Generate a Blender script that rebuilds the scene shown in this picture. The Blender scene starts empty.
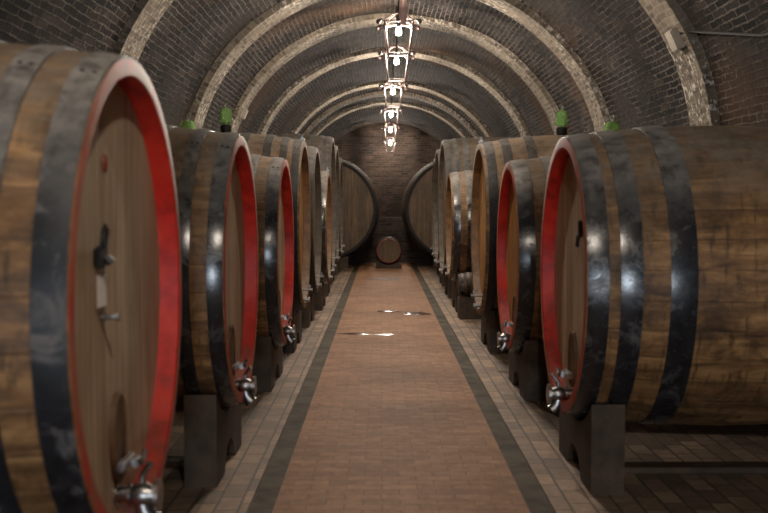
import bpy, bmesh, math, random
from math import sin, cos, pi, sqrt, atan, radians
from mathutils import Vector, Matrix

random.seed(11)
H = 1.6                                   # camera height, m; the plan below is laid out in camera heights
scene = bpy.context.scene
COL = scene.collection

# ------------------------------------------------------------------ node helpers
class NT:
    def __init__(self, name):
        self.m = bpy.data.materials.new(name); self.m.use_nodes = True
        self.t = self.m.node_tree; self.t.nodes.clear()
        self.out = self.n('ShaderNodeOutputMaterial')
        self.p = self.n('ShaderNodeBsdfPrincipled')
        self.l(self.p.outputs[0], self.out.inputs[0])
    def n(self, typ, **kw):
        nd = self.t.nodes.new(typ)
        for k, v in kw.items(): setattr(nd, k, v)
        return nd
    def l(self, a, b): self.t.links.new(a, b)
    def put(self, sock, v):
        if isinstance(v, bpy.types.NodeSocket): self.l(v, sock)
        elif isinstance(v, (tuple, list)) and len(v) == 3 and sock.type == 'RGBA': sock.default_value = (*v, 1)
        else: sock.default_value = v
    def math(self, op, a, b=None, c=None, clamp=False):
        nd = self.n('ShaderNodeMath', operation=op); nd.use_clamp = clamp
        self.put(nd.inputs[0], a)
        if b is not None: self.put(nd.inputs[1], b)
        if c is not None: self.put(nd.inputs[2], c)
        return nd.outputs[0]
    def mix(self, fac, a, b, mode='MIX'):
        nd = self.n('ShaderNodeMix', data_type='RGBA', blend_type=mode)
        self.put(nd.inputs[0], fac); self.put(nd.inputs[6], a); self.put(nd.inputs[7], b)
        return nd.outputs[2]
    def ramp(self, fac, stops):
        nd = self.n('ShaderNodeValToRGB'); cr = nd.color_ramp
        while len(cr.elements) > len(stops): cr.elements.remove(cr.elements[-1])
        while len(cr.elements) < len(stops): cr.elements.new(1)
        for e, (pos, c) in zip(cr.elements, stops):
            e.position = pos; e.color = (*c, 1) if isinstance(c, (tuple, list)) else (c, c, c, 1)
        self.put(nd.inputs[0], fac); return nd.outputs[0]
    def noise(self, vec, scale=5, detail=4, rough=.55, dist=0):
        nd = self.n('ShaderNodeTexNoise'); nd.inputs['Scale'].default_value = scale
        nd.inputs['Detail'].default_value = detail; nd.inputs['Roughness'].default_value = rough
        nd.inputs['Distortion'].default_value = dist
        self.put(nd.inputs['Vector'], vec); return nd.outputs['Fac']
    def sep(self, v):
        nd = self.n('ShaderNodeSeparateXYZ'); self.l(v, nd.inputs[0]); return nd.outputs
    def comb(self, x, y, z=0.0):
        nd = self.n('ShaderNodeCombineXYZ')
        for s, v in zip(nd.inputs, (x, y, z)): self.put(s, v)
        return nd.outputs[0]
    def obj(self): return self.n('ShaderNodeTexCoord').outputs['Object']
    def uv(self): return self.n('ShaderNodeUVMap', uv_map='UV').outputs[0]
    def rnd(self): return self.n('ShaderNodeObjectInfo').outputs['Random']
    def nz(self): return self.sep(self.n('ShaderNodeNewGeometry').outputs['Normal'])[2]
    def shifted(self, v, k=37.0):
        r = self.math('MULTIPLY', self.rnd(), k)
        nd = self.n('ShaderNodeVectorMath', operation='ADD'); self.l(v, nd.inputs[0])
        self.l(self.comb(r, self.math('MULTIPLY', r, 1.7), self.math('MULTIPLY', r, .6)), nd.inputs[1]); return nd.outputs[0]
    def bump(self, height, strength=.4, dist=.01):
        nd = self.n('ShaderNodeBump'); nd.inputs['Strength'].default_value = strength
        nd.inputs['Distance'].default_value = dist; self.l(height, nd.inputs['Height'])
        self.l(nd.outputs[0], self.p.inputs['Normal'])
    def done(self, color, rough=.7, metal=0.0, spec=None):
        self.put(self.p.inputs['Base Color'], color); self.put(self.p.inputs['Roughness'], rough)
        self.put(self.p.inputs['Metallic'], metal)
        if spec is not None: self.p.inputs['Specular IOR Level'].default_value = spec
        return self.m

def srgb(r, g, b):
    f = lambda c: ((c/255)/12.92 if c/255 <= .04045 else ((c/255+.055)/1.055)**2.4)
    return (f(r), f(g), f(b))

def dusty(k, col, amount, lo=.4, hi=.82, dust=srgb(150,137,121), scale=9):
    """settled cellar dust lying on the upward facing skin"""
    up = k.ramp(k.nz(), [(lo, 0.0), (hi, 1.0)])
    nz = k.ramp(k.noise(k.shifted(k.obj()), scale, 5, .7), [(.3, .15), (.65, 1.0)])
    f = k.math('MULTIPLY', k.math('MULTIPLY', up, nz), amount, clamp=True)
    return k.mix(f, col, dust), f

def mat_staves(name, dark, mid, light, dustamt=.75, nst=34):
    k = NT(name); u, v, _ = k.sep(k.uv())
    s = k.math('MULTIPLY', v, float(nst)); idx = k.math('FLOOR', s); fr = k.math('FRACT', s)
    wn = k.n('ShaderNodeTexWhiteNoise', noise_dimensions='2D'); r = k.rnd()
    k.l(k.comb(idx, k.math('MULTIPLY', r, 91.0)), wn.inputs['Vector']); tint = wn.outputs['Value']
    gvec = k.comb(k.math('MULTIPLY_ADD', u, 2.2, k.math('MULTIPLY', tint, 60.0)), k.math('MULTIPLY', s, 2.2), k.math('MULTIPLY', r, 20.0))
    grain = k.noise(gvec, 1.0, 6, .7, .6)
    base = k.ramp(grain, [(.28, dark), (.5, mid), (.74, light)])
    base = k.mix(k.math('MULTIPLY', tint, .55), base, k.mix(.5, dark, mid))
    blot = k.ramp(k.noise(k.shifted(k.obj()), 4.2, 6, .7, .5), [(.46, 0.0), (.64, 1.0)])
    base = k.mix(k.math('MULTIPLY', blot, .72), base, dark)
    st = k.ramp(k.noise(k.comb(k.math('MULTIPLY', u, 26.0), k.math('MULTIPLY_ADD', s, .8, k.math('MULTIPLY', r, 30.0)), 0.0), 1.0, 3, .6), [(.56, 0.0), (.68, 1.0)])
    base = k.mix(k.math('MULTIPLY', st, .65), base, dark)
    edge = k.math('MINIMUM', fr, k.math('SUBTRACT', 1.0, fr))
    joint = k.ramp(edge, [(.0, 1.0), (.035, 0.0)])
    base = k.mix(k.math('MULTIPLY', joint, .45), base, (dark[0]*.3, dark[1]*.3, dark[2]*.3))
    col, f = dusty(k, base, dustamt)
    k.bump(k.math('SUBTRACT', grain, k.math('MULTIPLY', joint, 1.5)), .35, .004)
    return k.done(col, k.math('MULTIPLY_ADD', grain, .25, .42), spec=.35)

def mat_head(name, dark, mid, light, nb=13.0):
    k = NT(name); u, v, _ = k.sep(k.uv())
    s = k.math('MULTIPLY', u, nb); idx = k.math('FLOOR', s); fr = k.math('FRACT', s); r = k.rnd()
    wn = k.n('ShaderNodeTexWhiteNoise', noise_dimensions='2D')
    k.l(k.comb(idx, k.math('MULTIPLY', r, 71.0)), wn.inputs['Vector']); tint = wn.outputs['Value']
    g = k.noise(k.comb(k.math('MULTIPLY', s, 3.0), k.math('MULTIPLY_ADD', v, 1.6, k.math('MULTIPLY', tint, 40.0)), k.math('MULTIPLY', r, 25.0)), 1.0, 7, .65, .7)
    base = k.ramp(g, [(.25, dark), (.5, mid), (.75, light)])
    base = k.mix(k.math('MULTIPLY', tint, .8), base, k.mix(.65, mid, dark))
    streak = k.ramp(k.noise(k.comb(k.math('MULTIPLY', u, 22.0), k.math('MULTIPLY_ADD', v, .5, k.math('MULTIPLY', r, 50.0)), 0.0), 1.0, 4, .6), [(.52, 0.0), (.7, 1.0)])
    base = k.mix(k.math('MULTIPLY', streak, .65), base, light)
    blot = k.ramp(k.noise(k.shifted(k.obj()), 2.3, 5, .6, .5), [(.42, 0.0), (.68, 1.0)])
    base = k.mix(k.math('MULTIPLY', blot, .45), base, dark)
    edge = k.math('MINIMUM', fr, k.math('SUBTRACT', 1.0, fr))
    j = k.ramp(edge, [(0, 1.0), (.025, 0.0)])
    base = k.mix(k.math('MULTIPLY', j, .6), base, (dark[0]*.3, dark[1]*.3, dark[2]*.3))
    k.bump(k.math('SUBTRACT', g, j), .25, .004)
    return k.done(base, k.math('MULTIPLY_ADD', g, .2, .45), spec=.35)

def mat_hoop(name='black_iron_hoop', worn=.3, r0=.13, spec=.8, dust=.9):
    k = NT(name); o = k.shifted(k.obj())
    n1 = k.noise(o, 14, 6, .7); n2 = k.noise(o, 60, 3, .6)
    base = k.ramp(n1, [(.35, srgb(18,19,22)), (.6, srgb(34,35,39)), (.8, srgb(66,63,62))])
    scr = k.ramp(n2, [(.62, 0.0), (.75, 1.0)])
    base = k.mix(k.math('MULTIPLY', scr, .3), base, srgb(120,116,112))
    sc2 = k.ramp(k.noise(k.shifted(k.obj()), 5.5, 7, .72, .8), [(.52, 0.0), (.66, 1.0)])
    base = k.mix(k.math('MULTIPLY', sc2, worn), base, srgb(112,108,106))
    col, f = dusty(k, base, dust, .35, .85, srgb(160,153,144), 12)
    rough = k.math('ADD', k.math('MULTIPLY_ADD', n1, .2, r0), k.math('ADD', k.math('MULTIPLY', f, .5), k.math('MULTIPLY', sc2, .25)))
    k.bump(n1, .25, .004)
    return k.done(col, rough, 0.0, spec)

def mat_red(name='red_painted_chime', worn=0):
    k = NT(name); o = k.shifted(k.obj())
    n = k.noise(o, 6, 6, .65); n2 = k.noise(o, 40, 3, .6)
    base = k.ramp(n, [(.25, srgb(112,22,17)), (.5, srgb(190,40,28)), (.75, srgb(208,62,42))])
    sc = k.ramp(n2, [(.6, 0.0), (.74, 1.0)])
    base = k.mix(k.math('MULTIPLY', sc, .5), base, srgb(120,70,55))
    if worn:
        wv = k.ramp(k.noise(o, 2.2, 5, .65, .4), [(.38, .15), (.5, 1.0)])
        base = k.mix(k.math('MULTIPLY', wv, worn), base, srgb(148,112,86))
    col, f = dusty(k, base, .75, .45, 1.0, srgb(146,100,82), 7)
    k.bump(n2, .15, .003)
    return k.done(col, .5, spec=.35)

def mat_simple(name, c1, c2, scale=8, rough=.6, metal=0.0, bump=.15, spec=None, dust=0):
    k = NT(name); n = k.noise(k.shifted(k.obj()), scale, 5, .65)
    col = k.ramp(n, [(.3, c1), (.7, c2)])
    if dust: col, _ = dusty(k, col, dust)
    if bump: k.bump(n, bump, .004)
    return k.done(col, rough, metal, spec)

def mat_brick(name, a, b, mortar, bw=.26, bh=.072, mw=.011, big=.6, soot=(.4, .7), sootcol=srgb(26,23,22), sootamt=.75, lime=0.0, bump=.8, rough=.85, uvrot=False, offset=.5, spec=.25, bias=-.1, wobble=.03, warm=0):
    k = NT(name); u, v, _ = k.sep(k.uv())
    wob = k.noise(k.obj(), 3.0, 2, .5)
    wob = k.math('MULTIPLY_ADD', wob, wobble, -wobble/2)
    vec = k.comb(k.math('ADD', v if uvrot else u, wob), k.math('ADD', u if uvrot else v, wob))
    br = k.n('ShaderNodeTexBrick'); br.offset = offset
    for nm, val in (('Scale', 1.0), ('Brick Width', bw), ('Row Height', bh), ('Mortar Size', mw), ('Mortar Smooth', .25), ('Bias', bias)):
        br.inputs[nm].default_value = val
    k.put(br.inputs['Color1'], a); k.put(br.inputs['Color2'], b); k.put(br.inputs['Mortar'], mortar)
    k.l(vec, br.inputs['Vector'])
    n = k.noise(k.obj(), 11, 6, .7)
    col = k.mix(.35, br.outputs['Color'], k.ramp(n, [(.3, .12), (.7, .9)]), 'OVERLAY')
    sn = k.ramp(k.noise(k.obj(), big, 6, .68, .5), [(soot[0], 0.0), (soot[1], 1.0)])
    col = k.mix(k.math('MULTIPLY', sn, sootamt), col, sootcol)
    if warm:
        wn_ = k.ramp(k.noise(k.obj(), .42, 3, .55), [(.5, 0.0), (.66, 1.0)])
        col = k.mix(k.math('MULTIPLY', wn_, warm), col, srgb(112,80,50))
    if lime:
        ln = k.math('MULTIPLY', k.ramp(k.noise(k.obj(), 16, 4, .7), [(.53, 0.0), (.6, 1.0)]), k.ramp(k.noise(k.obj(), .9, 3, .5), [(.42, 0.0), (.6, 1.0)]))
        col = k.mix(k.math('MULTIPLY', ln, lime), col, srgb(214,206,194))
    hgt = k.math('SUBTRACT', k.math('MULTIPLY', n, .5), k.math('MULTIPLY', br.outputs['Fac'], 1.0))
    k.bump(hgt, bump, .012)
    return k.done(col, rough, spec=spec)

M = {}
M['stave_warm'] = mat_staves('weathered_oak_staves', srgb(46,34,23), srgb(138,101,64), srgb(202,156,102), .85)
M['stave_brown'] = mat_staves('brown_oak_staves', srgb(50,36,24), srgb(118,84,50), srgb(160,116,68))
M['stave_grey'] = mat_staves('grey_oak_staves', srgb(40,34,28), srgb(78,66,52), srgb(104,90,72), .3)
M['head_brown'] = mat_head('oak_head_boards', srgb(142,120,96), srgb(200,176,144), srgb(232,214,186))
M['head_warm'] = mat_head('warm_oak_head_boards', srgb(124,86,48), srgb(186,138,80), srgb(212,168,108))
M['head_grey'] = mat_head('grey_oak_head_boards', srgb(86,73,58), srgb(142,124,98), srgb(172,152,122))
M['head_dark'] = mat_head('dark_oak_head_boards', srgb(58,44,32), srgb(106,84,58), srgb(136,110,78))
M['hoop'] = mat_hoop(worn=.4)
M['hoop_matte'] = mat_hoop('dull_iron_hoop', .15, .4, .35, .45)
M['hoop_worn'] = mat_hoop('scuffed_iron_hoop', 1.0, .38, .4)
M['red'] = mat_red()
M['red_worn'] = mat_red('worn_red_end_grain', .65)
M['chime_oak'] = mat_simple('bare_oak_chime', srgb(74,52,34), srgb(140,104,66), 9, .6, dust=.8)
M['chime_grey'] = mat_simple('grey_oak_chime', srgb(60,52,44), srgb(104,92,78), 9, .65, dust=.5)
M['chime_dark'] = mat_simple('blackened_chime', srgb(18,16,15), srgb(38,34,31), 9, .75)
M['chime_rose'] = mat_simple('faded_red_chime', srgb(120,44,32), srgb(160,70,50), 9, .6)
M['saddle'] = mat_simple('dark_saddle_wood', srgb(44,34,25), srgb(84,67,49), 5, .75, bump=.5)
M['steel'] = mat_simple('brushed_steel_fitting', srgb(120,118,116), srgb(180,178,174), 14, .36, 1.0, .1)
M['dark_steel'] = mat_simple('dull_iron_fitting', srgb(34,33,33), srgb(70,68,66), 14, .45, .6, .2)
M['door'] = mat_simple('oak_manhole_door', srgb(70,50,34), srgb(124,94,66), 7, .55, bump=.3)
M['tag'] = mat_simple('white_paper_tag', srgb(232,222,212), srgb(246,240,232), 20, .8, bump=0)
M['wax'] = mat_simple('red_wax_seal', srgb(122,46,34), srgb(150,66,48), 20, .5, bump=0)
M['lantern'] = mat_simple('painted_iron', srgb(62,48,45), srgb(92,74,69), 20, .5, .1, .1)
M['finial'] = mat_simple('lit_tone_finial', srgb(216,170,158), srgb(232,192,180), 20, .5, bump=.05)  # lighter copy of the lantern paint; lamp light is put into its colour
M['box'] = mat_simple('grey_plastic_box', srgb(150,140,126), srgb(176,166,150), 10, .6, bump=.05)
M['cable'] = mat_simple('black_cable_sheath', srgb(14,14,15), srgb(26,26,28), 10, .5, bump=0)
M['black'] = mat_simple('black_rubber', srgb(12,12,13), srgb(24,24,26), 20, .5, bump=0)
M['gutter'] = mat_simple('dark_stone_gutter', srgb(46,38,29), srgb(106,94,74), 4.5, .75, bump=.9, spec=.2)
M['kegwood'] = mat_simple('old_keg_wood', srgb(40,28,20), srgb(88,62,42), 7, .6, bump=.4)
def mat_vault():
    k = NT('sooty_vault_brick'); u, v, _ = k.sep(k.uv()); o = k.obj()
    w1 = k.math('MULTIPLY_ADD', k.noise(o, 2.2, 3, .6), .05, -.025); w2 = k.math('MULTIPLY_ADD', k.noise(o, 9, 2, .6), .03, -.015)
    vec = k.comb(k.math('ADD', u, k.math('MULTIPLY', w1, 2.0)), k.math('ADD', v, k.math('ADD', w1, w2)))
    br = k.n('ShaderNodeTexBrick')
    for nm, val in (('Scale', 1.0), ('Brick Width', .33), ('Row Height', .075), ('Mortar Size', .011), ('Mortar Smooth', .5), ('Bias', 0.0)): br.inputs[nm].default_value = val
    k.put(br.inputs['Color1'], (0, 0, 0)); k.put(br.inputs['Color2'], (1, 1, 1)); k.put(br.inputs['Mortar'], (.5, .5, .5)); k.l(vec, br.inputs['Vector'])
    tint = br.outputs['Color']; mort = br.outputs['Fac']
    n = k.noise(o, 14, 6, .72)
    brick = k.ramp(k.mix(.45, tint, n), [(.2, srgb(10,9,10)), (.5, srgb(31,27,26)), (.72, srgb(55,47,44)), (.95, srgb(98,82,72))])
    vis = k.ramp(k.noise(o, 1.5, 5, .7), [(.4, .2), (.56, 1.0)])
    mcol = k.ramp(n, [(.3, srgb(66,62,58)), (.7, srgb(132,124,114))])
    col = k.mix(k.math('MULTIPLY', mort, vis), brick, mcol)
    plaster = k.ramp(k.noise(o, .6, 6, .66, .6), [(.52, 0.0), (.6, 1.0)])
    col = k.mix(k.math('MULTIPLY', plaster, .85), col, k.ramp(n, [(.3, srgb(30,27,25)), (.7, srgb(60,54,49))]))
    ochre = k.ramp(k.noise(k.shifted(o, 0), .45, 3, .5), [(.56, 0.0), (.7, 1.0)])
    col = k.mix(k.math('MULTIPLY', ochre, .4), col, srgb(98,68,42))
    lime = k.math('MULTIPLY', k.ramp(k.noise(o, 18, 4, .7), [(.6, 0.0), (.66, 1.0)]), k.ramp(k.noise(o, .8, 3, .5), [(.45, 0.0), (.6, 1.0)]))
    col = k.mix(k.math('MULTIPLY', lime, .5), col, srgb(150,142,132))
    k.bump(k.math('SUBTRACT', k.math('ADD', k.math('MULTIPLY', n, .7), k.math('MULTIPLY', tint, .5)), k.math('MULTIPLY', mort, .8)), 1.0, .02)
    return k.done(col, .9, spec=.2)
M['vault'] = mat_vault()
M['rib'] = mat_brick('pale_rib_brick', srgb(140,127,109), srgb(88,78,66), srgb(138,129,116), bw=.2, bh=.075, mw=.013, soot=(.42, .72), sootamt=.65, sootcol=srgb(52,45,39), lime=.9, bump=1.0, big=1.6, wobble=.06)
M['endwall'] = mat_brick('end_wall_brick', srgb(84,68,58), srgb(46,38,34), srgb(82,72,63), bw=.3, bh=.09, soot=(.4, .65), sootamt=.65, wobble=.05)
M['path'] = mat_brick('terracotta_paving', srgb(180,134,98), srgb(158,115,83), srgb(146,110,82), bw=.2, bh=.1, mw=.005, big=1.0, soot=(.4, .8), sootcol=srgb(104,70,47), sootamt=.55, bump=.4, rough=.7, spec=.2, bias=0, wobble=.008)
M['sidefloor'] = mat_brick('worn_grey_paving', srgb(150,128,106), srgb(92,78,66), srgb(88,77,66), bw=.25, bh=.125, mw=.008, big=.9, soot=(.4, .68), sootcol=srgb(54,47,41), sootamt=.75, bump=.7, rough=.6, uvrot=True, spec=.4, wobble=.015)
M['border'] = mat_brick('worn_border_brick', srgb(176,142,112), srgb(118,96,78), srgb(98,83,69), bw=.25, bh=.125, mw=.008, big=1.4, soot=(.43, .72), sootcol=srgb(76,64,54), sootamt=.65, bump=.6, rough=.6, uvrot=True, offset=.5, spec=.4, wobble=.012)

def glass(name, col, trans, rough=.08):
    k = NT(name); n = k.noise(k.obj(), 30, 2)
    c = k.ramp(n, [(.3, (col[0]*.8, col[1]*.8, col[2]*.8)), (.7, col)])
    k.p.inputs['Transmission Weight'].default_value = trans
    return k.done(c, rough)
M['green_glass'] = glass('green_bottle_glass', srgb(196,250,160), .7, .03)
M['clear_glass'] = glass('clear_cap_glass', srgb(225,235,222), .9)
def emit(name, col, s):
    k = NT(name); k.p.inputs['Emission Strength'].default_value = s
    k.p.inputs['Emission Color'].default_value = (*col, 1); return k.done(col, .5)
M['bulb'] = emit('lit_bulb', (1.0, .88, .75), 2500.0)
def wet():
    k = NT('wet_brick_film'); n = k.noise(k.obj(), 7, 4, .6)
    return k.done(k.ramp(n, [(.3, srgb(88,60,42)), (.7, srgb(124,88,62))]), .16, spec=.6)
M['wet'] = wet()
M['damp'] = mat_simple('damp_brick', srgb(74,50,36), srgb(104,72,52), 6, .6, bump=.1, spec=.3)

# ------------------------------------------------------------------ mesh helpers
def link(o, parent=None):
    COL.objects.link(o)
    if parent: o.parent = parent
    return o
def finish(name, bm, mat, parent=None, smooth=True, loc=None, rotz=None, angle=35):
    bmesh.ops.recalc_face_normals(bm, faces=bm.faces)
    me = bpy.data.meshes.new(name)
    if smooth:
        for f in bm.faces: f.smooth = True
        for e in bm.edges:
            if len(e.link_faces) == 2 and e.calc_face_angle(0) > radians(angle): e.smooth = False
    bm.to_mesh(me); bm.free(); me.materials.append(mat)
    o = link(bpy.data.objects.new(name, me), parent)
    if loc: o.location = loc
    if rotz: o.rotation_euler.z = rotz
    return o
def empty(name, loc, rotz=0):
    o = bpy.data.objects.new(name, None); o.empty_display_size = .1
    o.location = loc; o.rotation_euler.z = rotz; return link(o)
def tag(o, label, cat, group=None, kind=None):
    o['label'] = label; o['category'] = cat
    if group: o['group'] = group
    if kind: o['kind'] = kind
    return o
def lathe(bm, prof, segs=72, axis='X', mtx=None, uvscale=None):
    """revolve (along, radius) pairs; UV = (along, angle 0..1)"""
    uvl = bm.loops.layers.uv.get('UV') or bm.loops.layers.uv.new('UV')
    def pt(a, r, t):
        p = Vector((a, r*sin(t), r*cos(t))) if axis == 'X' else Vector((r*cos(t), r*sin(t), a))
        return mtx @ p if mtx else p
    rings = []
    for a, r in prof:
        rings.append([bm.verts.new(pt(a, 0, 0))] if r < 1e-6 else [bm.verts.new(pt(a, r, 2*pi*i/segs)) for i in range(segs)])
    acc = [0]
    for i in range(1, len(prof)):
        acc.append(acc[-1] + math.hypot(prof[i][0]-prof[i-1][0], prof[i][1]-prof[i-1][1]))
    for k in range(len(prof)-1):
        A, B = rings[k], rings[k+1]
        for i in range(segs):
            j = (i+1) % segs
            if len(A) == 1 and len(B) == 1: continue
            if len(A) == 1: vs, uv = [A[0], B[i], B[j]], [(acc[k], (i+.5)/segs), (acc[k+1], i/segs), (acc[k+1], (i+1)/segs)]
            elif len(B) == 1: vs, uv = [A[i], B[0], A[j]], [(acc[k], i/segs), (acc[k+1], (i+.5)/segs), (acc[k], (i+1)/segs)]
            else: vs, uv = [A[i], B[i], B[j], A[j]], [(acc[k], i/segs), (acc[k+1], i/segs), (acc[k+1], (i+1)/segs), (acc[k], (i+1)/segs)]
            f = bm.faces.new(vs)
            for lp, q in zip(f.loops, uv): lp[uvl].uv = q
    return bm
def box(bm, c, s, rot=None, bev=0):
    m = Matrix.Translation(c)
    if rot is not None: m = m @ rot
    r = bmesh.ops.create_cube(bm, size=1, matrix=m @ Matrix.Diagonal((*s, 1)))
    if bev:
        es = list({e for v in r['verts'] for e in v.link_edges})
        bmesh.ops.bevel(bm, geom=es, offset=bev, segments=2, affect='EDGES')
def tube(bm, pts, r, segs=10, cap=True):
    pts = [Vector(p) for p in pts]; rings = []
    rr = r if isinstance(r, (list, tuple)) else [r]*len(pts)
    for i, p in enumerate(pts):
        d = (pts[min(i+1, len(pts)-1)] - pts[max(i-1, 0)]).normalized()
        a = d.cross(Vector((0, 0, 1)))
        if a.length < .05: a = d.cross(Vector((0, 1, 0)))
        a.normalize(); b = d.cross(a)
        rings.append([bm.verts.new(p + (a*cos(2*pi*k/segs) + b*sin(2*pi*k/segs))*rr[i]) for k in range(segs)])
    for A, B in zip(rings, rings[1:]):
        for k in range(segs): bm.faces.new([A[k], A[(k+1) % segs], B[(k+1) % segs], B[k]])
    if cap: bm.faces.new(rings[0][::-1]); bm.faces.new(rings[-1])

# ------------------------------------------------------------------ barrels
def barrel(name, label, group, head_x, zc, r, c, L, face, style, bulge=.055, hoops=((.012,.062),(.105,.062),(.265,.085)), tap='red', door=True, bolt=False, mats=None, cradle=None, segs=96):
    """axis along local +x, head at +x; origin on the ground line under the belly. Plan values in camera heights."""
    stv, hd, chm = mats
    r, L, b = r*H, L*H, bulge*H; rb = r + b; hl = L/2
    zc_ = H + c*H                                        # height of the axis
    base = zc_ - rb
    d = Vector((cos(face), sin(face)))
    hx, hy = head_x*H, zc*H
    root = empty(name, (hx - d.x*hl, hy - d.y*hl, base), face)
    tag(root, label, 'barrel', group)
    R = lambda x: rb - b*(x/hl)**2
    off = Matrix.Translation((0, 0, rb))
    t = .04*H*min(1, r/.8); dp = .052*H*min(1, r/.8)
    # staves
    prof = [(hl-.002-i*(L-.002)/28, R(hl-.002-i*(L-.002)/28)) for i in range(29)]
    prof += [(-hl, r-t), (-hl+dp, r-t*1.1), (-hl+dp, 0)]
    bm = bmesh.new(); lathe(bm, prof, segs, mtx=off); finish('staves', bm, stv, root)
    # chime
    bm = bmesh.new(); lathe(bm, [(hl-.012, R(hl)-.001), (hl-.002, r-.001), (hl, r-.006), (hl, r-t*.9), (hl-.006, r-t), (hl-dp-.01, r-t*1.08)], segs, mtx=off)
    co_ = finish('chime', bm, chm, root)
    if style == 'red':
        co_.data.materials.append(M['red_worn'])
        for pl in co_.data.polygons:
            if pl.center.x > hl - .002:
                pl.material_index = 1
    # head boards: slightly dished disc
    bm = bmesh.new(); uvl = bm.loops.layers.uv.new('UV'); rh = r - t*1.04
    lathe(bm, [(hl-dp-.03, 0), (hl-dp-.03, rh), (hl-dp, rh), (hl-dp-.004, rh*.6), (hl-dp-.008, 0)], 64, mtx=off)
    for f in bm.faces:
        for lp in f.loops: lp[uvl].uv = (lp.vert.co.y/(2*rh)+.5, lp.vert.co.z)
    finish('head', bm, hd, root)
    # hoops at both ends
    for s in (1, -1):
        for (a, w) in hoops:
            a, w = a*H, w*H
            xs = [hl - a - w*i/4 for i in range(5)]
            pr = [(s*xs[0], R(xs[0])+.0)] + [(s*x, R(x)+(.009 if 0 < i < 4 else .007)) for i, x in enumerate(xs)] + [(s*xs[-1], R(xs[-1])+.0)]
            bm = bmesh.new(); lathe(bm, pr, segs, mtx=off)
            if s == 1:   # rivets at the lap
                for dx in (.3, .7):
                    x = hl - a - w*dx
                    bmesh.ops.create_icosphere(bm, subdivisions=1, radius=.008, matrix=off @ Matrix.Translation((x, -(R(x)+.009)*sin(.5), (R(x)+.009)*cos(.5))))
            finish('hoop', bm, M['chime_dark'] if style in ('dark', 'rose') else M['hoop_matte'] if style == 'grey' or (style == 'warm' and r > .57*H) else M['hoop_worn'] if head_x == -.546 else M['hoop'], root)
    xh = hl - dp                                         # plane of the head boards
    if bolt:
        bm = bmesh.new(); x = hl - .03
        box(bm, (x, 0, rb+R(x)+.018), (.05, .09, .03), bev=.006); tube(bm, [(x, -.09, rb+R(x)+.03), (x, .09, rb+R(x)+.03)], .012)
        tube(bm, [(x, 0, rb+R(x)+.01), (x, 0, rb+R(x)+.075)], .013); finish('hoop_bolt', bm, M['steel'], root)
    if tap == 'red':
        if door:
            zd = rb - .315*H
            bm = bmesh.new(); W, Hh = .062*H, .105*H
            ring = lambda x, k: [bm.verts.new((x, W*k*cos(a), zd + Hh*k*sin(a))) for a in [2*pi*i/40 for i in range(40)]]
            rs = [ring(xh-.004, 1.0), ring(xh+.014, 1.0), ring(xh+.02, .93), ring(xh+.012, .86), ring(xh+.012, .02)]
            for A, B in zip(rs, rs[1:]):
                for i in range(40): bm.faces.new([A[i], A[(i+1) % 40], B[(i+1) % 40], B[i]])
            bm.faces.new(rs[-1]); dd = finish('manhole_door', bm, M['door'], root)
            bm = bmesh.new(); zb = zd - .055*H
            box(bm, (xh+.035, 0, zb), (.03, .2, .035), bev=.006)
            tube(bm, [(xh+.01, 0, zb), (xh+.1, 0, zb)], .011)
            box(bm, (xh+.07, 0, zb), (.025, .04, .04), bev=.006)
            tube(bm, [(xh+.09, -.055, zb+.03), (xh+.09, -.02, zb+.006), (xh+.09, .02, zb-.006), (xh+.09, .055, zb+.03)], .01)
            finish('clamp_bar', bm, M['steel'], dd)
        zt = rb - .445*H
        bm = bmesh.new()
        mx = Matrix.Translation((0, 0, zt))
        V = lambda a: xh + a*.72
        lathe(bm, [(xh-.01, .0), (xh-.01, .05), (V(.008), .05), (V(.01), .03), (V(.06), .03), (V(.06), .042), (V(.075), .042), (V(.075), .034), (V(.105), .044), (V(.15), .044), (V(.175), .034), (V(.19), .034), (V(.19), .058), (V(.215), .058), (V(.218), .034), (V(.218), 0)], 24, mtx=mx)
        v = finish('drain_valve', bm, M['steel'], root)
        bm = bmesh.new(); x = V(.128)
        tube(bm, [(x, 0, zt+.03), (x, 0, zt+.075)], .011); tube(bm, [(x, -.005, zt+.07), (x+.02, -.015, zt+.1), (x+.035, -.025, zt+.12)], [.01, .011, .012])
        finish('valve_handle', bm, M['steel'], v)
        bm = bmesh.new(); tube(bm, [(x, 0, zt-.03), (x+.005, 0, zt-.055), (x+.02, 0, zt-.085), (x+.035, 0, zt-.1)], [.034, .036, .036, .042], 16)
        finish('spout', bm, M['steel'], v)
    elif tap == 'pin':
        zt = rb - r*.78
        bm = bmesh.new(); lathe(bm, [(xh-.01, 0), (xh-.01, .03), (xh+.01, .03), (xh+.012, .014), (xh+.14, .012), (xh+.14, .02), (xh+.16, .02), (xh+.16, 0)], 16, mtx=Matrix.Translation((0, 0, zt)))
        v = finish('drain_tap', bm, M['steel'], root)
        bm = bmesh.new(); tube(bm, [(xh+.13, 0, zt), (xh+.13, 0, zt+.045)], .008); tube(bm, [(xh+.13, -.035, zt+.045), (xh+.13, .035, zt+.045)], .008)
        finish('tap_handle', bm, M['steel'], v)
        bm = bmesh.new(); z2 = rb - r*.9
        lathe(bm, [(xh-.01, 0), (xh-.01, .035), (xh+.02, .035), (xh+.03, .02), (xh+.11, .02), (xh+.11, .03), (xh+.13, .03), (xh+.13, 0)], 16, mtx=Matrix.Translation((0, 0, z2)))
        finish('drain_plug', bm, M['steel'], root)
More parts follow.
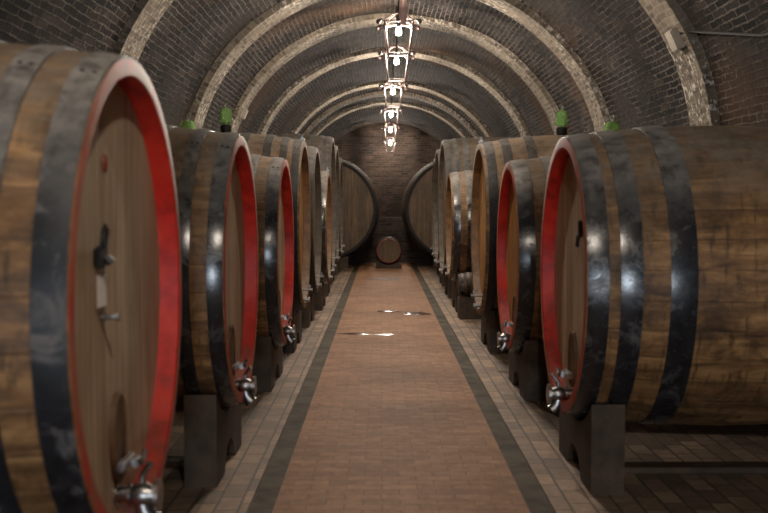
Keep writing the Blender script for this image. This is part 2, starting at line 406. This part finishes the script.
    # cradle: two hollowed saddles joined by a low sleeper
    if cradle:
        st = empty('barrel_cradle', (root.location.x, root.location.y, 0), face); tag(st, cradle, 'barrel stand', 'barrel cradles')
        hw = min(.33*H, .62*rb); x0, x1 = hl - .17*H, hl - .055*H
        for s in (1, -1):
            xa, xb = (x0, x1) if s == 1 else (-x1, -x0)
            rs = max(R(x0), R(x1)) + .0105
            bm = bmesh.new(); n = 36; cols = []
            for i in range(n+1):
                y = -hw + 2*hw*i/n
                zt = base + rb - sqrt(max(rs*rs - y*y, 0))
                q = (y/(.13*H)); zb = .1*H*sqrt(max(1-q*q, 0)) if abs(q) < 1 else 0
                cols.append([bm.verts.new((x, y, z)) for x, z in ((xa, zb), (xb, zb), (xb, zt), (xa, zt))])
            for A, B in zip(cols, cols[1:]):
                for a, b2 in ((0,1),(1,2),(2,3),(3,0)): bm.faces.new([A[a], A[b2], B[b2], B[a]])
            bm.faces.new(cols[0]); bm.faces.new(cols[-1][::-1])
            finish('saddle', bm, M['saddle'], st, smooth=False)
        for ys in (.0,):
            bm = bmesh.new(); box(bm, (0, ys, .012*H), (2*x0-.002, .16, .022*H), bev=.006)
            finish('sleeper', bm, M['saddle'], st, smooth=False)
    return root

BUL = lambda r: .044 if r < .56 else .06 if r < .65 else .04
W, B, G = 'stave_warm', 'stave_brown', 'stave_grey'
mt = lambda s, h, c: (M[s], M[h], M[c])
GL, GR = 'barrels along the left side of the aisle', 'barrels along the right side of the aisle'
big = ((.012,.05),(.095,.05),(.2,.055),(.36,.06))
rowL = [
 (-.546,2.387,.53,-.213,'red','wide red-rimmed oak barrel nearest the camera on the left, white tag on its head',((.004,.06),(.128,.055),(.28,.07))),
 (-.525,4.05,.505,-.25,'red','red-rimmed oak barrel second from the camera on the left',((.004,.052),(.112,.048),(.25,.07))),
 (-.53,5.96,.515,-.27,'red','small red-rimmed oak barrel third from the camera on the left',((.004,.062),(.13,.055),(.27,.07))),
 (-.53,7.45,.58,-.15,'warm','tall tan oak barrel behind the last red rim on the left',big),
 (-.529,8.9,.60,-.14,'grey','grey-headed oak barrel fifth from the camera on the left',big),
 (-.499,10.25,.53,-.23,'warm','low tan barrel standing before the tallest grey barrels on the left',big),
 (-.526,11.75,.74,-.02,'grey','tall weathered grey barrel right behind the low tan one on the left',big),
 (-.5525,13.5,.74,-.02,'grey','tall grey barrel next to last in the left row',big),
 (-.565,15.2,.70,-.06,'grey','grey barrel last in the left row before the end wall',big)]
rowR = [
 (.665,3.95,.507,-.265,'red','red-rimmed oak barrel nearest the camera on the right',((.004,.068),(.108,.07),(.265,.085))),
 (.67,5.7,.50,-.28,'red','smaller red-rimmed barrel second from the camera on the right',((.004,.078),(.16,.06),(.29,.08))),
 (.67,7.4,.59,-.18,'warm','tall brown barrel behind the last red rim on the right',((.02,.06),(.13,.06),(.29,.06))),
 (.635,10.1,.5,-.215,'warm','low tan barrel with black hoops between two taller ones on the right',((.02,.06),(.14,.06),(.3,.06))),
 (.653,11.55,.735,-.06,'grey','tall grey barrel behind the low tan one on the right',big),
 (.68,13.2,.72,-.06,'grey','grey barrel next to last in the right row',big),
 (.73,14.85,.70,-.08,'grey','grey barrel last in the right row before the end wall',big)]
cradL = ['dark cradle under the front left red-rimmed barrel','dark arched cradle under the second left red-rimmed barrel','dark arched cradle under the third left red-rimmed barrel','dark cradle under the tall tan barrel on the left','dark cradle under the fifth barrel on the left','dark cradle under the low tan barrel on the left','dark cradle under the first tall grey barrel on the left','dark cradle under the next to last left barrel','dark cradle under the last barrel of the left row']
cradR = ['dark arched cradle under the front right red-rimmed barrel','dark arched cradle under the second right red-rimmed barrel','dark cradle under the tall brown barrel on the right','dark cradle under the low tan barrel on the right','dark cradle under the tall grey barrel on the right','dark cradle under the next to last right barrel','dark cradle under the last barrel of the right row']
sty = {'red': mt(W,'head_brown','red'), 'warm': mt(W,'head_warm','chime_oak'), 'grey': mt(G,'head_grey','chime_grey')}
BAR = {}
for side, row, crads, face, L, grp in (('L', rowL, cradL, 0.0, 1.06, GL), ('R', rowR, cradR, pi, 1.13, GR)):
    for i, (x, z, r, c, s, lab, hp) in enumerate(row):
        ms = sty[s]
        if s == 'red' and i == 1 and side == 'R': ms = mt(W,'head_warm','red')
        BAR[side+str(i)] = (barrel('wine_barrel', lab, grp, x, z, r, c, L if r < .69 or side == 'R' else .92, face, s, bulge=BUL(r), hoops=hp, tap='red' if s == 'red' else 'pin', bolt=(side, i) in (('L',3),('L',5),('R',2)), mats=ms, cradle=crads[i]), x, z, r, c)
# end wall barrels, heads towards the camera
for x, lab, cr in ((-.84, 'huge dark barrel facing the camera at the left of the end wall', 'dark block cradle under the left end-wall barrel'), (1.135, 'huge dark barrel facing the camera at the right of the end wall', 'dark block cradle under the right end-wall barrel')):
    barrel('wine_barrel', lab, 'huge barrels at the end wall', x, 16.3, .76, -.084, 1.5, -pi/2, 'dark', bulge=.05, hoops=((.012,.06),(.12,.06),(.26,.07),(.5,.07)), tap=None, mats=mt(B,'head_dark','chime_dark'), cradle=cr)
barrel('small_cask', 'small round cask with faded red rim in the middle of the end wall', None, .112, 16.4, .185, -.73, .42, -pi/2, 'rose', bulge=.025, hoops=((.03,.03),(.09,.03)), tap=None, mats=mt(B,'head_dark','chime_rose'))

# stand of the small cask: block with a hollowed top
def hollow_block(name, label, cat, cx, cy, wx, dy, rs, zaxis, height):
    bm = bmesh.new(); n = 24; cols = []
    for i in range(n+1):
        x = -wx/2 + wx*i/n; dz = rs*rs - x*x
        zt = min(height, zaxis - sqrt(dz)) if dz > 0 else height
        cols.append([bm.verts.new((x, y, z)) for y, z in ((-dy/2, 0), (dy/2, 0), (dy/2, zt), (-dy/2, zt))])
    for A, Bc in zip(cols, cols[1:]):
        for a, b in ((0,1),(1,2),(2,3),(3,0)): bm.faces.new([A[a], A[b], Bc[b], Bc[a]])
    bm.faces.new(cols[0]); bm.faces.new(cols[-1][::-1])
    return tag(finish(name, bm, M['saddle'], None, False, (cx, cy, 0)), label, cat)
hollow_block('cask_stand', 'low dark wooden stand under the small cask at the end wall', 'stand', .112*H, (16.4+.21)*H, .4*H, .36*H, .21*H+.012, H*.27, .1*H)

# small keg on a block between the right hand barrels
kx, ky = .80*H, 9.27*H
bm = bmesh.new(); box(bm, (0, 0, .095*H), (.26*H, .2*H, .19*H), bev=.012)
tag(finish('wooden_block', bm, M['saddle'], None, False, (kx, ky, 0)), 'dark wooden block on the floor between two right barrels, carrying a keg', 'block')
kr = empty('small_keg', (kx, ky, .19*H)); tag(kr, 'little dark old keg resting on a block between the tall brown and low tan barrels', 'keg')
bm = bmesh.new(); rk = .105*H
Rk = lambda x: rk - .02*H*(x/(.13*H))**2
lathe(bm, [(-.13*H, 0)] + [(-.13*H + .26*H*i/10, Rk(-.13*H+.26*H*i/10)) for i in range(11)] + [(.12*H, .07*H), (.12*H, 0)], 32, mtx=Matrix.Translation((0, 0, rk+.004))); finish('keg_body', bm, M['kegwood'], kr)
for x in (-.1, -.05, .05, .1):
    bm = bmesh.new(); lathe(bm, [((x-.012)*H, Rk(x*H)-.002), ((x-.012)*H, Rk(x*H)+.004), ((x+.012)*H, Rk(x*H)+.004), ((x+.012)*H, Rk(x*H)-.002)], 32, mtx=Matrix.Translation((0, 0, rk+.004))); finish('keg_hoop', bm, M['hoop'], kr)

# tag and latch on the front left head, marks on the front right head
def on_head(key, w, h):
    """point on the head boards: w towards +Y, h above the axis (camera heights)"""
    root, x, z, r, c = BAR[key]; s = 1 if key[0] == 'L' else -1
    return Vector((x*H - s*.052*H, (z+w)*H, H + (c+h)*H)), s
p, s = on_head('L0', -.145, .1)
t = empty('sampling_latch', p); tag(t, 'dark iron latch on the front left barrel head above the white tag', 'latch')
bm = bmesh.new(); box(bm, (.012, 0, 0), (.03, .085, .075), bev=.008); finish('latch_plate', bm, M['dark_steel'], t)
bm = bmesh.new(); tube(bm, [(.02, -.02, .03), (.028, -.02, .085), (.028, .0, .105), (.028, .025, .085), (.02, .025, .03)], .008); tube(bm, [(.03, 0, .0), (.05, 0, -.02)], .014); finish('shackle', bm, M['dark_steel'], t)
p, s = on_head('L0', -.125, .028)
bm = bmesh.new(); box(bm, (.006, 0, 0), (.003, .115, .11), bev=0); 
tg = tag(finish('paper_tag', bm, M['tag'], None, False, p), 'white paper tag hanging on the front left barrel head', 'tag')
bm = bmesh.new(); tube(bm, [(.01, 0, .052), (.016, 0, .065), (.012, 0, .085)], .0025, 6); finish('tag_string', bm, M['dark_steel'], tg)
p, s = on_head('L0', -.11, -.03)
bm = bmesh.new(); lathe(bm, [(-.004, 0), (-.004, .016), (.012, .016), (.014, .009), (.05, .009), (.05, .014), (.06, .014), (.06, 0)], 14); tube(bm, [(.045, -.03, .004), (.045, .03, .004)], .006)
tag(finish('sample_tap', bm, M['steel'], None, True, p), 'tiny steel sample tap on the front left barrel head, below the white tag', 'tap')
for key, w, hh, lab in (('L0', -.07, .3, 'small red wax spot high on the front left barrel head'), ('R0', -.15, .285, 'small red wax spot high on the front right barrel head')):
    p, s = on_head(key, w, hh); bm = bmesh.new(); lathe(bm, [(-.002, 0), (-.002, .022), (.006, .018), (.007, 0)], 16, mtx=Matrix.Diagonal((s, 1, 1.5, 1)))
    tag(finish('wax_seal', bm, M['wax'], None, True, p), lab, 'wax seal')
p, s = on_head('R0', -.14, .175)
t = empty('sampling_latch', p, pi); tag(t, 'dark iron latch on the front right barrel head', 'latch')
bm = bmesh.new(); box(bm, (.01, 0, 0), (.025, .05, .1), bev=.008); finish('latch_plate', bm, M['dark_steel'], t)
bm = bmesh.new(); tube(bm, [(.02, -.02, -.04), (.028, -.02, -.1), (.028, .02, -.1), (.02, .02, -.04)], .008); finish('shackle', bm, M['dark_steel'], t)

# ------------------------------------------------------------------ green filler bottles on the bungs
def filler(key, x, label):
    root, hx, z, r, c = BAR[key]
    bul = BUL(r)
    z0 = H + (c + r + bul)*H + .005
    q = empty('filler_bottle', (x*H, z*H, z0)); tag(q, label, 'bottle', 'green filler bottles on the barrel tops')
    k = .9
    bm = bmesh.new(); lathe(bm, [(-.004, 0), (-.004, .05), (.02, .062), (.075, .062), (.085, .045), (.085, 0)], 20, 'Z'); finish('bung', bm, M['black'], q)
    bm = bmesh.new(); lathe(bm, [(.085, 0), (.085, .03), (.1, .03), (.108, .06), (.15, .066), (.24, .064), (.262, .05), (.272, .022), (.272, 0)], 24, 'Z'); finish('glass_body', bm, M['green_glass'], q)
    bm = bmesh.new(); lathe(bm, [(.272, 0), (.272, .016), (.29, .016), (.3, .026), (.318, .026), (.326, .012), (.326, 0)], 16, 'Z'); finish('stopper', bm, M['clear_glass'], q)
filler('L2', -1.075, 'green glass filler bottle on the third left barrel, above the second')
filler('L3', -1.08, 'green glass filler bottle with black bung on the tall tan left barrel')
filler('R1', 1.227, 'green glass filler bottle on the second right barrel, above the front one')
filler('R2', 1.245, 'green glass filler bottle with black bung on the tall brown right barrel')

# ------------------------------------------------------------------ room
CX = .15*H                     # centre line of the vault
RR = 1.75*H                    # soffit radius of the ribs
RV = 1.84*H                    # vault radius
ZS = H + .3*H            # springing height
RISE = .9                       # flattened a little
RIBFAR = [.9, 3.7, 6.55, 9.33, 11.35, 13.7, 17.2, 18.8, 20.4]     # far edge of each rib
RIBW = lambda k: (.42 if k < 2 else .44)*H
def rib_z(k): return RIBFAR[k+1]*H - RIBW(k)/2
Y0, Y1 = -6.5, 25.8*H
def uvmesh(name, quads, mat, kind=True):
    bm = bmesh.new(); uvl = bm.loops.layers.uv.new('UV')
    for vs, uvs in quads:
        f = bm.faces.new([bm.verts.new(v) for v in vs])
        for lp, q in zip(f.loops, uvs): lp[uvl].uv = q
    bmesh.ops.remove_doubles(bm, verts=bm.verts, dist=1e-4)
    me = bpy.data.meshes.new(name)
    for f in bm.faces: f.smooth = True
    bm.to_mesh(me); bm.free(); me.materials.append(mat)
    o = link(bpy.data.objects.new(name, me))
    if kind: o['kind'] = 'structure'
    return o
def jit(x, y, z, a=.02):       # gentle irregularity of hand laid brickwork
    return a*(sin(x*3.1+y*1.7)+sin(y*2.3+z*2.9+1)+sin(z*4.1-x*1.3+y*.9))/3
def arc(rad, n=48): return [pi*i/n for i in range(n+1)]
# vault
q = []; ny = 90
ths = arc(RV)
for i in range(ny):
    ya, yb = Y0 + (Y1-Y0)*i/ny, Y0 + (Y1-Y0)*(i+1)/ny
    for a, b in zip(ths, ths[1:]):
        P = []
        for y, t in ((ya, a), (yb, a), (yb, b), (ya, b)):
            rr = RV if t in (ths[0], ths[-1]) else 1.805*H + jit(t*RV, y, 0, .025)
            P.append((CX + rr*cos(t), y, ZS + rr*RISE*sin(t)))
        q.append((P, [(ya, a*RV), (yb, a*RV), (yb, b*RV), (ya, b*RV)]))
uvmesh('ceiling', q, M['vault'])
for s, nm in ((-1, 'wall_left'), (1, 'wall_right')):
    q = []
    for i in range(ny):
        ya, yb = Y0 + (Y1-Y0)*i/ny, Y0 + (Y1-Y0)*(i+1)/ny
        P = [(CX + s*(RV + jit(0 if s == 1 else pi*RV, y, 0, .025) if z > 0 else RV)*1, y, z) for y, z in ((ya, 0), (yb, 0), (yb, ZS), (ya, ZS))]
        q.append((P, [(ya, 0), (yb, 0), (yb, ZS), (ya, ZS)]))
    uvmesh(nm, q, M['vault'])
# ribs with piers down to the floor
for k in range(-1, 8):
    w = RIBW(k); n = 64
    y = rib_z(k)
    pts = [(CX + RR, 0, 0.0), (CX + RR, ZS, ZS)]
    pts = [(CX+RR, ZS*i/6, ZS*i/6) for i in range(6)] + [(CX+RR*cos(t), ZS+RR*RISE*sin(t), ZS+RR*t) for t in arc(RR, n)] + [(CX-RR, ZS*(5-i)/6, ZS+RR*pi+ZS*(i+1)/6) for i in range(6)]
    out = [(CX+RV+.02, ZS*i/6) for i in range(6)] + [(CX+(RV+.02)*cos(t), ZS+(RV+.02)*RISE*sin(t)) for t in arc(RR, n)] + [(CX-RV-.02, ZS*(5-i)/6) for i in range(6)]
    q = []
    for (p0, o0), (p1, o1) in zip(zip(pts, out), list(zip(pts, out))[1:]):
        j0, j1 = jit(p0[0], y, p0[1], .03), jit(p1[0], y, p1[1], .03)
        ya0, yb0, ya1, yb1 = y - w/2 + j0, y + w/2 + j0, y - w/2 + j1, y + w/2 + j1
        q.append(([(p0[0], ya0, p0[1]), (p0[0], yb0, p0[1]), (p1[0], yb1, p1[1]), (p1[0], ya1, p1[1])], [(0, p0[2]), (w, p0[2]), (w, p1[2]), (0, p1[2])]))
        for yy0, yy1, u0 in ((ya0, ya1, -.2), (yb0, yb1, w)):
            q.append(([(o0[0], yy0, o0[1]), (p0[0], yy0, p0[1]), (p1[0], yy1, p1[1]), (o1[0], yy1, o1[1])], [(u0, p0[2]), (u0+.2, p0[2]), (u0+.2, p1[2]), (u0, p1[2])]))
    o = uvmesh('trim_%d' % (k+2), q, M['rib'])
    md = o.modifiers.new('edge', 'EDGE_SPLIT'); md.split_angle = radians(40)
# end and entrance walls
def endwall(name, y, door=None):
    bm = bmesh.new(); uvl = bm.loops.layers.uv.new('UV'); n = 32; top = []
    xs = [CX - (RV+.1) + 2*(RV+.1)*i/n for i in range(n+1)]
    def tz(x): return ZS + RISE*sqrt(max((RV+.1)**2 - (x-CX)**2, 0))
    if door: xs = sorted(xs + [door[0], door[1]])
    for a, b in zip(xs, xs[1:]):
        lo = door[2] if door and a >= door[0]-1e-6 and b <= door[1]+1e-6 else 0
        f = bm.faces.new([bm.verts.new(v) for v in ((a, y, lo), (b, y, lo), (b, y, tz(b)), (a, y, tz(a)))])
        for lp in f.loops: lp[uvl].uv = (lp.vert.co.x, lp.vert.co.z)
    bmesh.ops.remove_doubles(bm, verts=bm.verts, dist=1e-4)
    me = bpy.data.meshes.new(name); bm.to_mesh(me); bm.free(); me.materials.append(M['endwall'])
    link(bpy.data.objects.new(name, me))['kind'] = 'structure'
endwall('wall_back', Y1-.02)
endwall('wall_front', Y0+.02, (CX-1.3, CX+1.3, 2.9))
bm = bmesh.new(); uvl = bm.loops.layers.uv.new('UV')
box(bm, (CX, 18.2*H, .38*H), (2*RV, .4*H, .76*H))
for f in bm.faces:
    for lp in f.loops: lp[uvl].uv = (lp.vert.co.x, lp.vert.co.z + lp.vert.co.y)
finish('wall_low', bm, M['endwall'], None, False)['kind'] = 'structure'
# floor
def slab(name, x0, x1, y0, y1, z0, z1, mat, nseg=1):
    bm = bmesh.new(); uvl = bm.loops.layers.uv.new('UV')
    box(bm, ((x0+x1)/2, (y0+y1)/2, (z0+z1)/2), (x1-x0, y1-y0, z1-z0))
    for f in bm.faces:
        for lp in f.loops: lp[uvl].uv = (lp.vert.co.x, lp.vert.co.y)
    o = finish(name, bm, mat, None, False); o['kind'] = 'structure'; return o
gl, gr, gw, bw_ = -.3966*H, .5246*H, .084*H, .156*H
slab('floor', gl+gw/2, gr-gw/2, Y0, Y1, -.2, 0, M['path'])
slab('floor_left', CX-RV-.1, gl-gw/2-bw_, Y0, Y1, -.2, 0, M['sidefloor'])
slab('floor_right', gr+gw/2+bw_, CX+RV+.1, Y0, Y1, -.2, 0, M['sidefloor'])
slab('trim_10', gl-gw/2, gl+gw/2, Y0, Y1, -.2, -.012, M['gutter'])
slab('trim_11', gr-gw/2, gr+gw/2, Y0, Y1, -.2, -.012, M['gutter'])
slab('trim_12', gl-gw/2-bw_, gl-gw/2, Y0, Y1, -.2, 0, M['border'])
slab('trim_13', gr+gw/2, gr+gw/2+bw_, Y0, Y1, -.2, 0, M['border'])

# wet patches on the aisle
def puddle(cx, cy, a, b, label, seed, mat='wet'):
    rnd = random.Random(seed); ph = [rnd.uniform(0, 6.3) for _ in range(4)]
    bm = bmesh.new(); n = 60; ring, inn = [], []
    for i in range(n):
        t = 2*pi*i/n; k = 1 + .16*sin(2*t+ph[0]) + .13*sin(3*t+ph[1]) + .08*sin(5*t+ph[2]) + .05*sin(9*t+ph[3])
        ring.append(bm.verts.new((a*k*cos(t), b*k*sin(t), .0005))); inn.append(bm.verts.new((a*k*.97*cos(t), b*k*.97*sin(t), .003)))
    for i in range(n): bm.faces.new([ring[i], ring[(i+1) % n], inn[(i+1) % n], inn[i]])
    bm.faces.new(inn)
    tag(finish('puddle', bm, M[mat], None, True, (cx*H, cy*H, 0)), label, 'puddle', 'wet patches on the floor')
puddle(.32, 9.65, .17, .24, 'dark wet patch reaching the right gutter across the brick aisle', 3)
puddle(.06, 9.85, .15, .13, 'small shiny wet patch in the middle of the brick aisle', 4)
puddle(-.2, 8.15, .2, .1, 'narrow wet streak at the left of the brick aisle', 5)
puddle(0.0, 8.1, .13, .08, 'thin shiny puddle in the aisle beside the narrow wet streak', 8)
puddle(.05, 14.1, .37, .25, 'broad damp brown patch across the far end of the aisle', 6, 'damp')
puddle(.76, 6.3, .1, .09, 'damp patch on the right border bricks by the second barrel', 7, 'damp')
puddle(-.6, 9.2, .06, .25, 'damp patch on the left border bricks by the fifth barrel', 9, 'damp')

# ------------------------------------------------------------------ lanterns on the centre line of the vault
def lantern(x, y, zb, label, drop=False):
    """zb: height of the bulb"""
    top = ZS + RISE*sqrt(RV**2 - (x-CX)**2)
    o = empty('hanging_lantern', (x, y, zb)); tag(o, label, 'lantern', 'lanterns hanging down the vault')
    s1, s0, zt, zl = .185, .135, .11, -.3             # half widths at top and bottom, heights
    bm = bmesh.new()
    c = [(-1,-1),(1,-1),(1,1),(-1,1)]
    for i in range(4):
        (ax, ay), (bx, by) = c[i], c[(i+1) % 4]
        tube(bm, [(ax*s1, ay*s1, zt), (ax*s0, ay*s0, zl)], .011, 8)
        tube(bm, [(ax*s0, ay*s0, zl), (bx*s0, by*s0, zl)], .012, 8)
        tube(bm, [(ax*s1, ay*s1, zt), (bx*s1, by*s1, zt)], .01, 8)
        tube(bm, [(ax*s0, ay*s0, zl), (ax*s0, ay*s0, zl-.05)], [.016, .008], 8)
        # small arch under the top rail
        pts = [(ax*s1*.96 + (bx-ax)*s1*.96*k/8, ay*s1*.96 + (by-ay)*s1*.96*k/8, zt-.05+.055*sin(pi*k/8)**.5) for k in range(9)]
        tube(bm, pts, .009, 6)
    finish('lantern_frame', bm, M['lantern'], o)
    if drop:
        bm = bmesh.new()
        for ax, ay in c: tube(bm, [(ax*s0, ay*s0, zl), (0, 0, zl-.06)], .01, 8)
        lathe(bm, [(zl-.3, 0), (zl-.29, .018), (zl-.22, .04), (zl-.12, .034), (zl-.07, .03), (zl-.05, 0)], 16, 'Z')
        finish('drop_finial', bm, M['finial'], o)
    bm = bmesh.new()
    for ax, ay in c:                                     # curled brackets and their ends
        tube(bm, [(0, 0, zt+.14), (ax*.1, ay*.1, zt+.1), (ax*s1, ay*s1, zt)], .012, 8)
        tube(bm, [(ax*s1, ay*s1, zt), (ax*s1*1.25, ay*s1*1.25, zt+.012), (ax*s1*1.42, ay*s1*1.42, zt-.02)], [.012, .014, .03], 8)
        bmesh.ops.create_uvsphere(bm, u_segments=10, v_segments=6, radius=.033, matrix=Matrix.Translation((ax*s1*1.42, ay*s1*1.42, zt-.02)))
    finish('scroll_bracket', bm, M['lantern'], o)
    bm = bmesh.new(); tube(bm, [(0, 0, zt+.13), (0, 0, top - zb + .01)], .011, 8); finish('hanging_rod', bm, M['dark_steel'], o)
    bm = bmesh.new(); tube(bm, [(0, 0, zt+.14), (0, 0, .055)], [.014, .028], 12); finish('socket', bm, M['dark_steel'], o)
    bm = bmesh.new(); lathe(bm, [(-.05, 0), (-.044, .02), (-.024, .035), (0, .038), (.03, .028), (.056, .02), (.056, 0)], 16, 'Z'); finish('bulb', bm, M['bulb'], o)
hL = 1.4*H
lab = ['pale iron lantern nearest the camera among those wholly in view', 'second lit lantern down the vault', 'third lit lantern down the vault', 'fourth lit lantern down the vault', 'fifth lit lantern, just before the farthest', 'farthest lit lantern down the vault, by the end wall']
for (bx, byy), l in zip(((398.5,33.5),(396.5,62.6),(393,92.6),(391.2,115.6),(390.4,130.6),(390.2,143.7)), lab):
    Z = hL*1067/(203.5-byy)
    lantern((bx-381.4)*Z/1067, Z, H+hL, l)
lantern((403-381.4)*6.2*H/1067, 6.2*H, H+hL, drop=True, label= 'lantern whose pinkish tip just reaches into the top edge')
for yy in (.7,):
    lantern(CX, yy*H if yy > 0 else yy, H+hL, 'lantern overhead, out of the frame, near the camera')

# junction box and cable on the near right rib
def on_rib(k, ang, side, yoff=0, rad=RR):
    return Vector((CX + side*rad*cos(ang), rib_z(k)+yoff, ZS + rad*RISE*sin(ang)))
def jbox(k, ang, side, yoff, sz, label):
    p = on_rib(k, ang, side, yoff); o = empty('junction_box', p); tag(o, label, 'junction box')
    o.rotation_euler = (0, -ang if side > 0 else -(pi-ang), 0)
    bm = bmesh.new(); box(bm, (-.035, 0, 0), (.07, sz, sz), bev=.008); finish('box_body', bm, M['box'], o, angle=30)
    bm = bmesh.new(); box(bm, (-.075, 0, 0), (.012, sz*.94, sz*.94), bev=.004); finish('box_lid', bm, M['box'], o, angle=30)
    return p
p = jbox(1, radians(25), 1, -.1, .2, 'grey junction box on the nearest right rib')
jbox(3, radians(24), -1, 0, .17, 'small pale box on the far left rib')
bm = bmesh.new(); pts = []
for i in range(24):
    f = i/23; yy = p.y - .22 - f*4.5; a = radians(25.3 - 7*min(1, f/.36) - 3*max(0, f-.36))
    pts.append((CX + (RV-.115)*cos(a), yy, ZS + (RV-.115)*RISE*sin(a)))
pts = [(p.x-.02, p.y-.13, p.z+.02)] + pts
tube(bm, pts, .012, 8)
tag(finish('electric_cable', bm, M['cable']), 'black cable running along the right vault from the junction box', 'cable')

# ------------------------------------------------------------------ daylight from the entrance behind the camera
la = bpy.data.lights.new('entrance_daylight', 'AREA'); la.shape = 'RECTANGLE'; la.size = .8; la.size_y = .9
la.energy = 260; la.color = (.78, .88, 1.0)
lo = link(bpy.data.objects.new('entrance_daylight', la)); lo.location = (CX, Y0-.3, .95); lo.rotation_euler = (radians(90), 0, 0)
w = bpy.data.worlds.new('world'); scene.world = w; w.use_nodes = True
w.node_tree.nodes['Background'].inputs[0].default_value = (.6, .7, .8, 1); w.node_tree.nodes['Background'].inputs[1].default_value = .05

# ------------------------------------------------------------------ camera
cam = bpy.data.cameras.new('camera'); cam.lens = 50; cam.sensor_width = 36; cam.clip_start = .05; cam.clip_end = 200
co = link(bpy.data.objects.new('camera', cam)); co.location = (0, 0, H)
co.rotation_euler = (radians(90) - atan(53/1067), 0, -atan(2.6/1067))
cam.dof.use_dof = True; cam.dof.focus_distance = 8.2*H; cam.dof.aperture_fstop = 2.6
scene.camera = co
vs = scene.view_settings; vs.view_transform = 'Standard'; vs.look = 'None'; vs.gamma = 1; vs.use_curve_mapping = False; vs.exposure = 0.15
